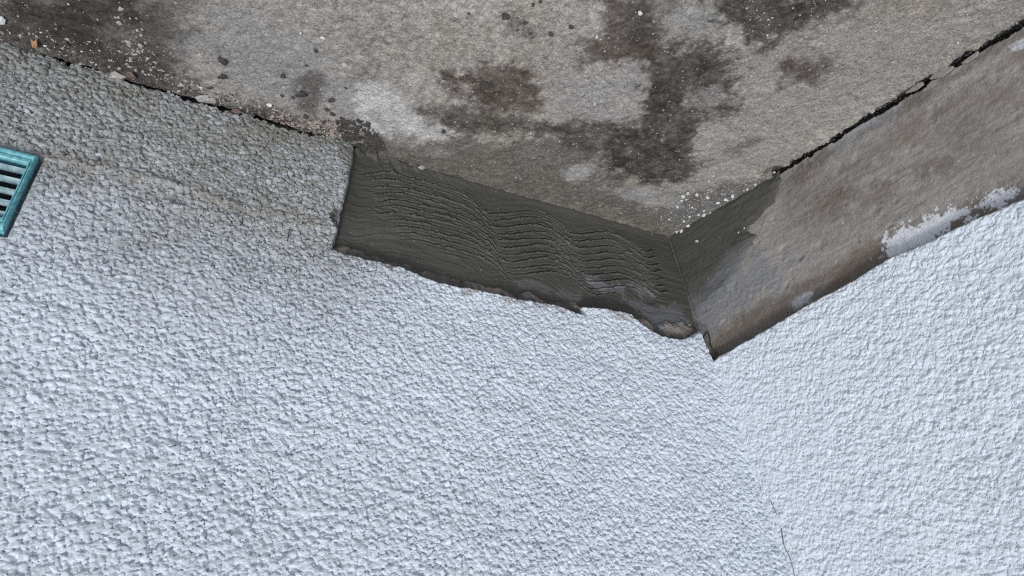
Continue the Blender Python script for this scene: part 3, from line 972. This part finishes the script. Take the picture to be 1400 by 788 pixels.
for x, y, s_ in [(641, 17, 5), (729, 7, 6), (739, 2.5, 6), (622, 30, 3), (536, 17, 3), (707, 43, 5), (718, 32, 7), (725, 46, 6)]:
    place("mortar_clod", R_clod[int(x + y) % 6], x, y, s_, "small dark crumb on the slab's far side beyond the brown stain", "clod", "dark crumbs on the far side of the slab", asp=(1, .8, .7))
# stones on the left
for x, y, s_, me, lab, asp in [
        (165, 11, 8, R_light[0], "pale stone on the black stain, farthest of a short row", (1, .8, .7)),
        (162, 24, 6, R_light[1], "pale stone in the middle of a short row on black stain", (1, .8, .7)),
        (164, 30, 7, R_light[2], "pale stone nearest the wall in a short row on black stain", (1, .9, .7)),
        (194, 60, 12, R_light[3], "chunky pale stone standing on the dirt between black stain and wall", (.8, 1.1, .8)),
        (175, 57, 6, R_light[4], "thin pale sliver lying left of the chunky pale stone", (1.3, .6, .5)),
        (184, 74, 8, R_light[1], "flat pale flake lying below the chunky pale stone", (1.5, .5, .4)),
        (157, 102, 21, R_light[0], "big white lump lodged in the joint at the wall's foot", (1.2, .7, .6)),
        (128, 98, 7, R_light[2], "round pale pebble in the joint left of the big white lump", (1, 1, .8)),
        (180, 101, 15, R_red[0], "reddish brown stone lodged in the joint right of the big white lump", (1.1, .7, .7)),
        (230, 103, 7, R_light[3], "small grey oval stone on the dirt strip above the wall's foot", (1, .9, .6)),
        (284, 136, 20, R_light[4], "flat pale mortar flake lying along the wall's foot", (1.4, .7, .35)),
        (324, 150, 13, R_red[1], "dark brown stone in the joint at the wall's foot", (1.1, .8, .7)),
        (341, 157, 14, R_light[1], "cream stone at the wall's foot beside the dark brown stone", (1.3, .6, .6)),
        (247, 115, 9, R_light[0], "white chip pile stone beside the dirt strip", (1.1, .8, .6)),
        (369, 143, 8, R_white[2], "white pebble on pale concrete left of the dark crumbs", (1, .8, .7)),
        (441, 51, 6, R_white[0], "single white pebble alone on clean concrete above the patch", (1, .9, .7)),
        (411, 45, 6, R_white[4], "twin white crumbs beside each other on clean concrete", (.7, 1.2, .6)),
        (577, 228, 11, R_light[2], "grey pebble on the fresh slurry right above the patch", (1, .8, .7))]:
    place(me.name.split('.')[0], me, x, y, s_, lab, "stone", asp=asp, rz=random.uniform(-.4, .4))


def flake(name, px, py, pts, th, mat, label, cat, k='G', off=.002, curl=.0):
    P = [at(px + dx, py + dy, k) for dx, dy in pts]
    h = float(ground_h(*at(px, py, k))) if k == 'G' else 0
    c_ = np.mean(P, 0)
    org = world(k, c_[0], c_[1], h + off)
    bm = bmesh.new()
    top, bot = [], []
    for i, p in enumerate(P):
        z = h + off + curl * (i % 2) * .6
        top.append(bm.verts.new(world(k, p[0], p[1], z + th) - org))
        bot.append(bm.verts.new(world(k, p[0], p[1], z) - org))
    ct = bm.verts.new(world(k, c_[0], c_[1], h + off + th + curl) - org)
    cb = bm.verts.new(world(k, c_[0], c_[1], h + off + curl) - org)
    n_ = len(P)
    for i in range(n_):
        j = (i + 1) % n_
        bm.faces.new([top[i], top[j], ct])
        bm.faces.new([bot[j], bot[i], cb])
        bm.faces.new([top[i], bot[i], bot[j], top[j]])
    bmesh.ops.recalc_face_normals(bm, faces=bm.faces)
    me = bpy.data.meshes.new(name)
    bm.to_mesh(me)
    bm.free()
    o = link(name, me, mat)
    o.location = org
    return tag(o, label, cat)


flake("dry_leaf", 48, 57, [(-5, -6), (0, -4), (3, -7), (5, 1), (3, 6), (-2, 4)], .0006, M_leaf, "scrap of orange brown dry leaf at the wall's foot, far left", "leaf", curl=.0015)
flake("paint_flake", 3, 25, [(-6, -5), (2, -5), (6, 0), (5, 5), (-5, 6)], .0008, M_white, "pale grey paint flake on the black stain at the far left", "flake", curl=.001)
# thin broken plates of skim along the joint under the skirting
M_plate = plain_mat("skim_plate", (.27, .255, .23), .9, .2, 300)
for i, (x, y, pts, lab) in enumerate([
        (1291, 102, [(-15, 9), (-8, 2), (6, -6), (17, -8), (12, -2), (0, 6)], "broad thin plate of broken skim standing along the joint by the skirting"),
        (1258, 121, [(-15, 9), (-4, 1), (8, -6), (9, -3), (-2, 5)], "narrow sliver of broken skim along the joint, left of the broad plate"),
        (1330, 82, [(-11, 8), (0, 0), (12, -8), (10, -3), (-4, 7)], "narrow sliver of broken skim along the joint, right of the broad plate")]):
    flake("skim_plate", x, y, pts, .003, M_plate, lab, "flake", k='R', off=.004)
# fibre hanging in the gap where the two walls meet
def tube(name, k, pts, rad, mat, off):
    P = [np.array(world(k, *at(x, y, k, off), off + h)) for x, y, h in pts]
    P = smooth_path(P, 6)
    bm = bmesh.new()
    prev = None
    for i, p in enumerate(P):
        t = P[min(i + 1, len(P) - 1)] - P[max(i - 1, 0)]
        t /= np.linalg.norm(t)
        a_ = np.cross(t, [.3, .5, .8])
        a_ /= np.linalg.norm(a_)
        b_ = np.cross(t, a_)
        r = rad * (1 - .5 * i / len(P))
        ring = [bm.verts.new(p + r * (a_ * math.cos(q) + b_ * math.sin(q))) for q in np.linspace(0, 2 * math.pi, 6, endpoint=False)]
        if prev:
            for q in range(6):
                bm.faces.new([prev[q], prev[(q + 1) % 6], ring[(q + 1) % 6], ring[q]])
        prev = ring
    bmesh.ops.recalc_face_normals(bm, faces=bm.faces)
    me = bpy.data.meshes.new(name)
    bm.to_mesh(me)
    bm.free()
    return link(name, me, mat)


o = tube("dark_fibre", 'L', [(961, 462, .000), (965, 455, .002), (967, 462, .003), (970, 478, .003), (974, 488, .001)], .0009, M_root, .013)
tag(o, "thin dark fibre looped in the gap where the two walls meet", "fibre")
o = tube("dark_fibre", 'R', [(970, 470, .000), (976, 478, .002), (982, 486, .001)], .0006, M_root, .004)
tag(o, "short dark fibre crossing the skirting's pointed end", "fibre")
o = tube("twig", 'L', [(393, 330, 0), (394, 322, .001), (396, 312, .001)], .0004, M_root, .0135)
tag(o, "short dark twig stuck upright in the roughcast left of the patch", "twig")


M_crack = plain_mat("crack_shade", (.07, .07, .072), .95)  # dark tubes stand in for the shade inside the corner crack
for pts in ([(1054, 686, 0), (1057, 693, 0), (1062, 704, 0)], [(1068, 722, 0), (1070, 735, 0), (1073, 748, .0002), (1081, 766, 0), (1087, 790, 0)]):
    o = tube("crack", 'R', pts, .00042, M_crack, D_PL + .0012)
    o.parent = WR
    o.location = -WR.location


# grit: too many to count
def grit(name, mat, regions, seed, label, cat):
    g = np.random.default_rng(seed)
    V, F = [], []
    for pts, n, smin, smax in regions:
        P = poly('G', pts)
        lo, hi = P.min(0), P.max(0)
        xy = g.uniform(lo, hi, (n * 4, 2))
        xy = xy[sdf(P, xy[:, 0], xy[:, 1]) < 0][:n]
        for x, y in xy:
            s_ = smin + (smax - smin) * g.random() ** 3
            c_ = world('G', x, y, float(ground_h(x, y)) + s_ * .3)
            o_ = g.normal(0, 1, (6, 3)) * .22 + np.array([[1, 0, 0], [-1, 0, 0], [0, 1, 0], [0, -1, 0], [0, 0, .8], [0, 0, -.8]])
            a_ = g.uniform(0, 6.28)
            R_ = np.array([[math.cos(a_), -math.sin(a_), 0], [math.sin(a_), math.cos(a_), 0], [0, 0, 1]])
            b_ = len(V)
            V.extend((c_ + (o_ * s_ * np.array([1.2, .8, .8])) @ R_.T).tolist())
            for f in ((0, 2, 4), (2, 1, 4), (1, 3, 4), (3, 0, 4), (2, 0, 5), (1, 2, 5), (3, 1, 5), (0, 3, 5)):
                F.append([b_ + i for i in f])
    me = bpy.data.meshes.new(name)
    me.from_pydata(V, [], F)
    o = link(name, me, mat)
    return tag(o, label, cat, kind="stuff")


strip = [(0, 40), (150, 60), (260, 110), (400, 155), (480, 165), (486, 200), (400, 180), (300, 150), (170, 105), (0, 58)]
allg = [(0, 0), (1400, 0), (1400, 30), (1062, 236), (918, 320), (486, 210), (0, 55)]
grit("loose_grit", M_light, [(strip, 300, .0004, .0017), ([(160, 20), (200, 40), (230, 105), (180, 100)], 90, .0005, .0020), (allg, 900, .0004, .0008),
                             ([(1062, 232), (1400, 28), (1400, 42), (1066, 246)], 600, .0005, .0016), ([(880, 285), (1050, 235), (1055, 245), (925, 320)], 520, .0004, .0013)], 901,
     "loose pale grit strewn along the wall's foot and over the slab", "grit")
grit("white_grit", M_white, [(allg, 220, .0003, .0007), ([(980, 0), (1160, 0), (1060, 60), (985, 28)], 32, .0003, .0008), ([(10, 0), (190, 0), (170, 60), (40, 50)], 22, .0004, .0009), (strip, 90, .0005, .0013)], 902,
     "white paint grit sprinkled over the concrete slab", "grit")
grit("pinkish_rubble", M_pink, [([(370, 150), (420, 160), (470, 172), (470, 190), (400, 180), (365, 168)], 190, .0008, .0023)], 903,
     "pinkish rubble heaped at the left foot of the patch", "rubble")
grit("dark_rubble", M_clod, [([(455, 160), (500, 165), (530, 200), (500, 216), (472, 200)], 420, .0008, .0030), ([(490, 205), (640, 240), (640, 255), (490, 220)], 260, .0005, .0016), (strip, 500, .0006, .0020)], 904,
     "dark crumbled mortar heaped at the upper left end of the patch", "rubble")
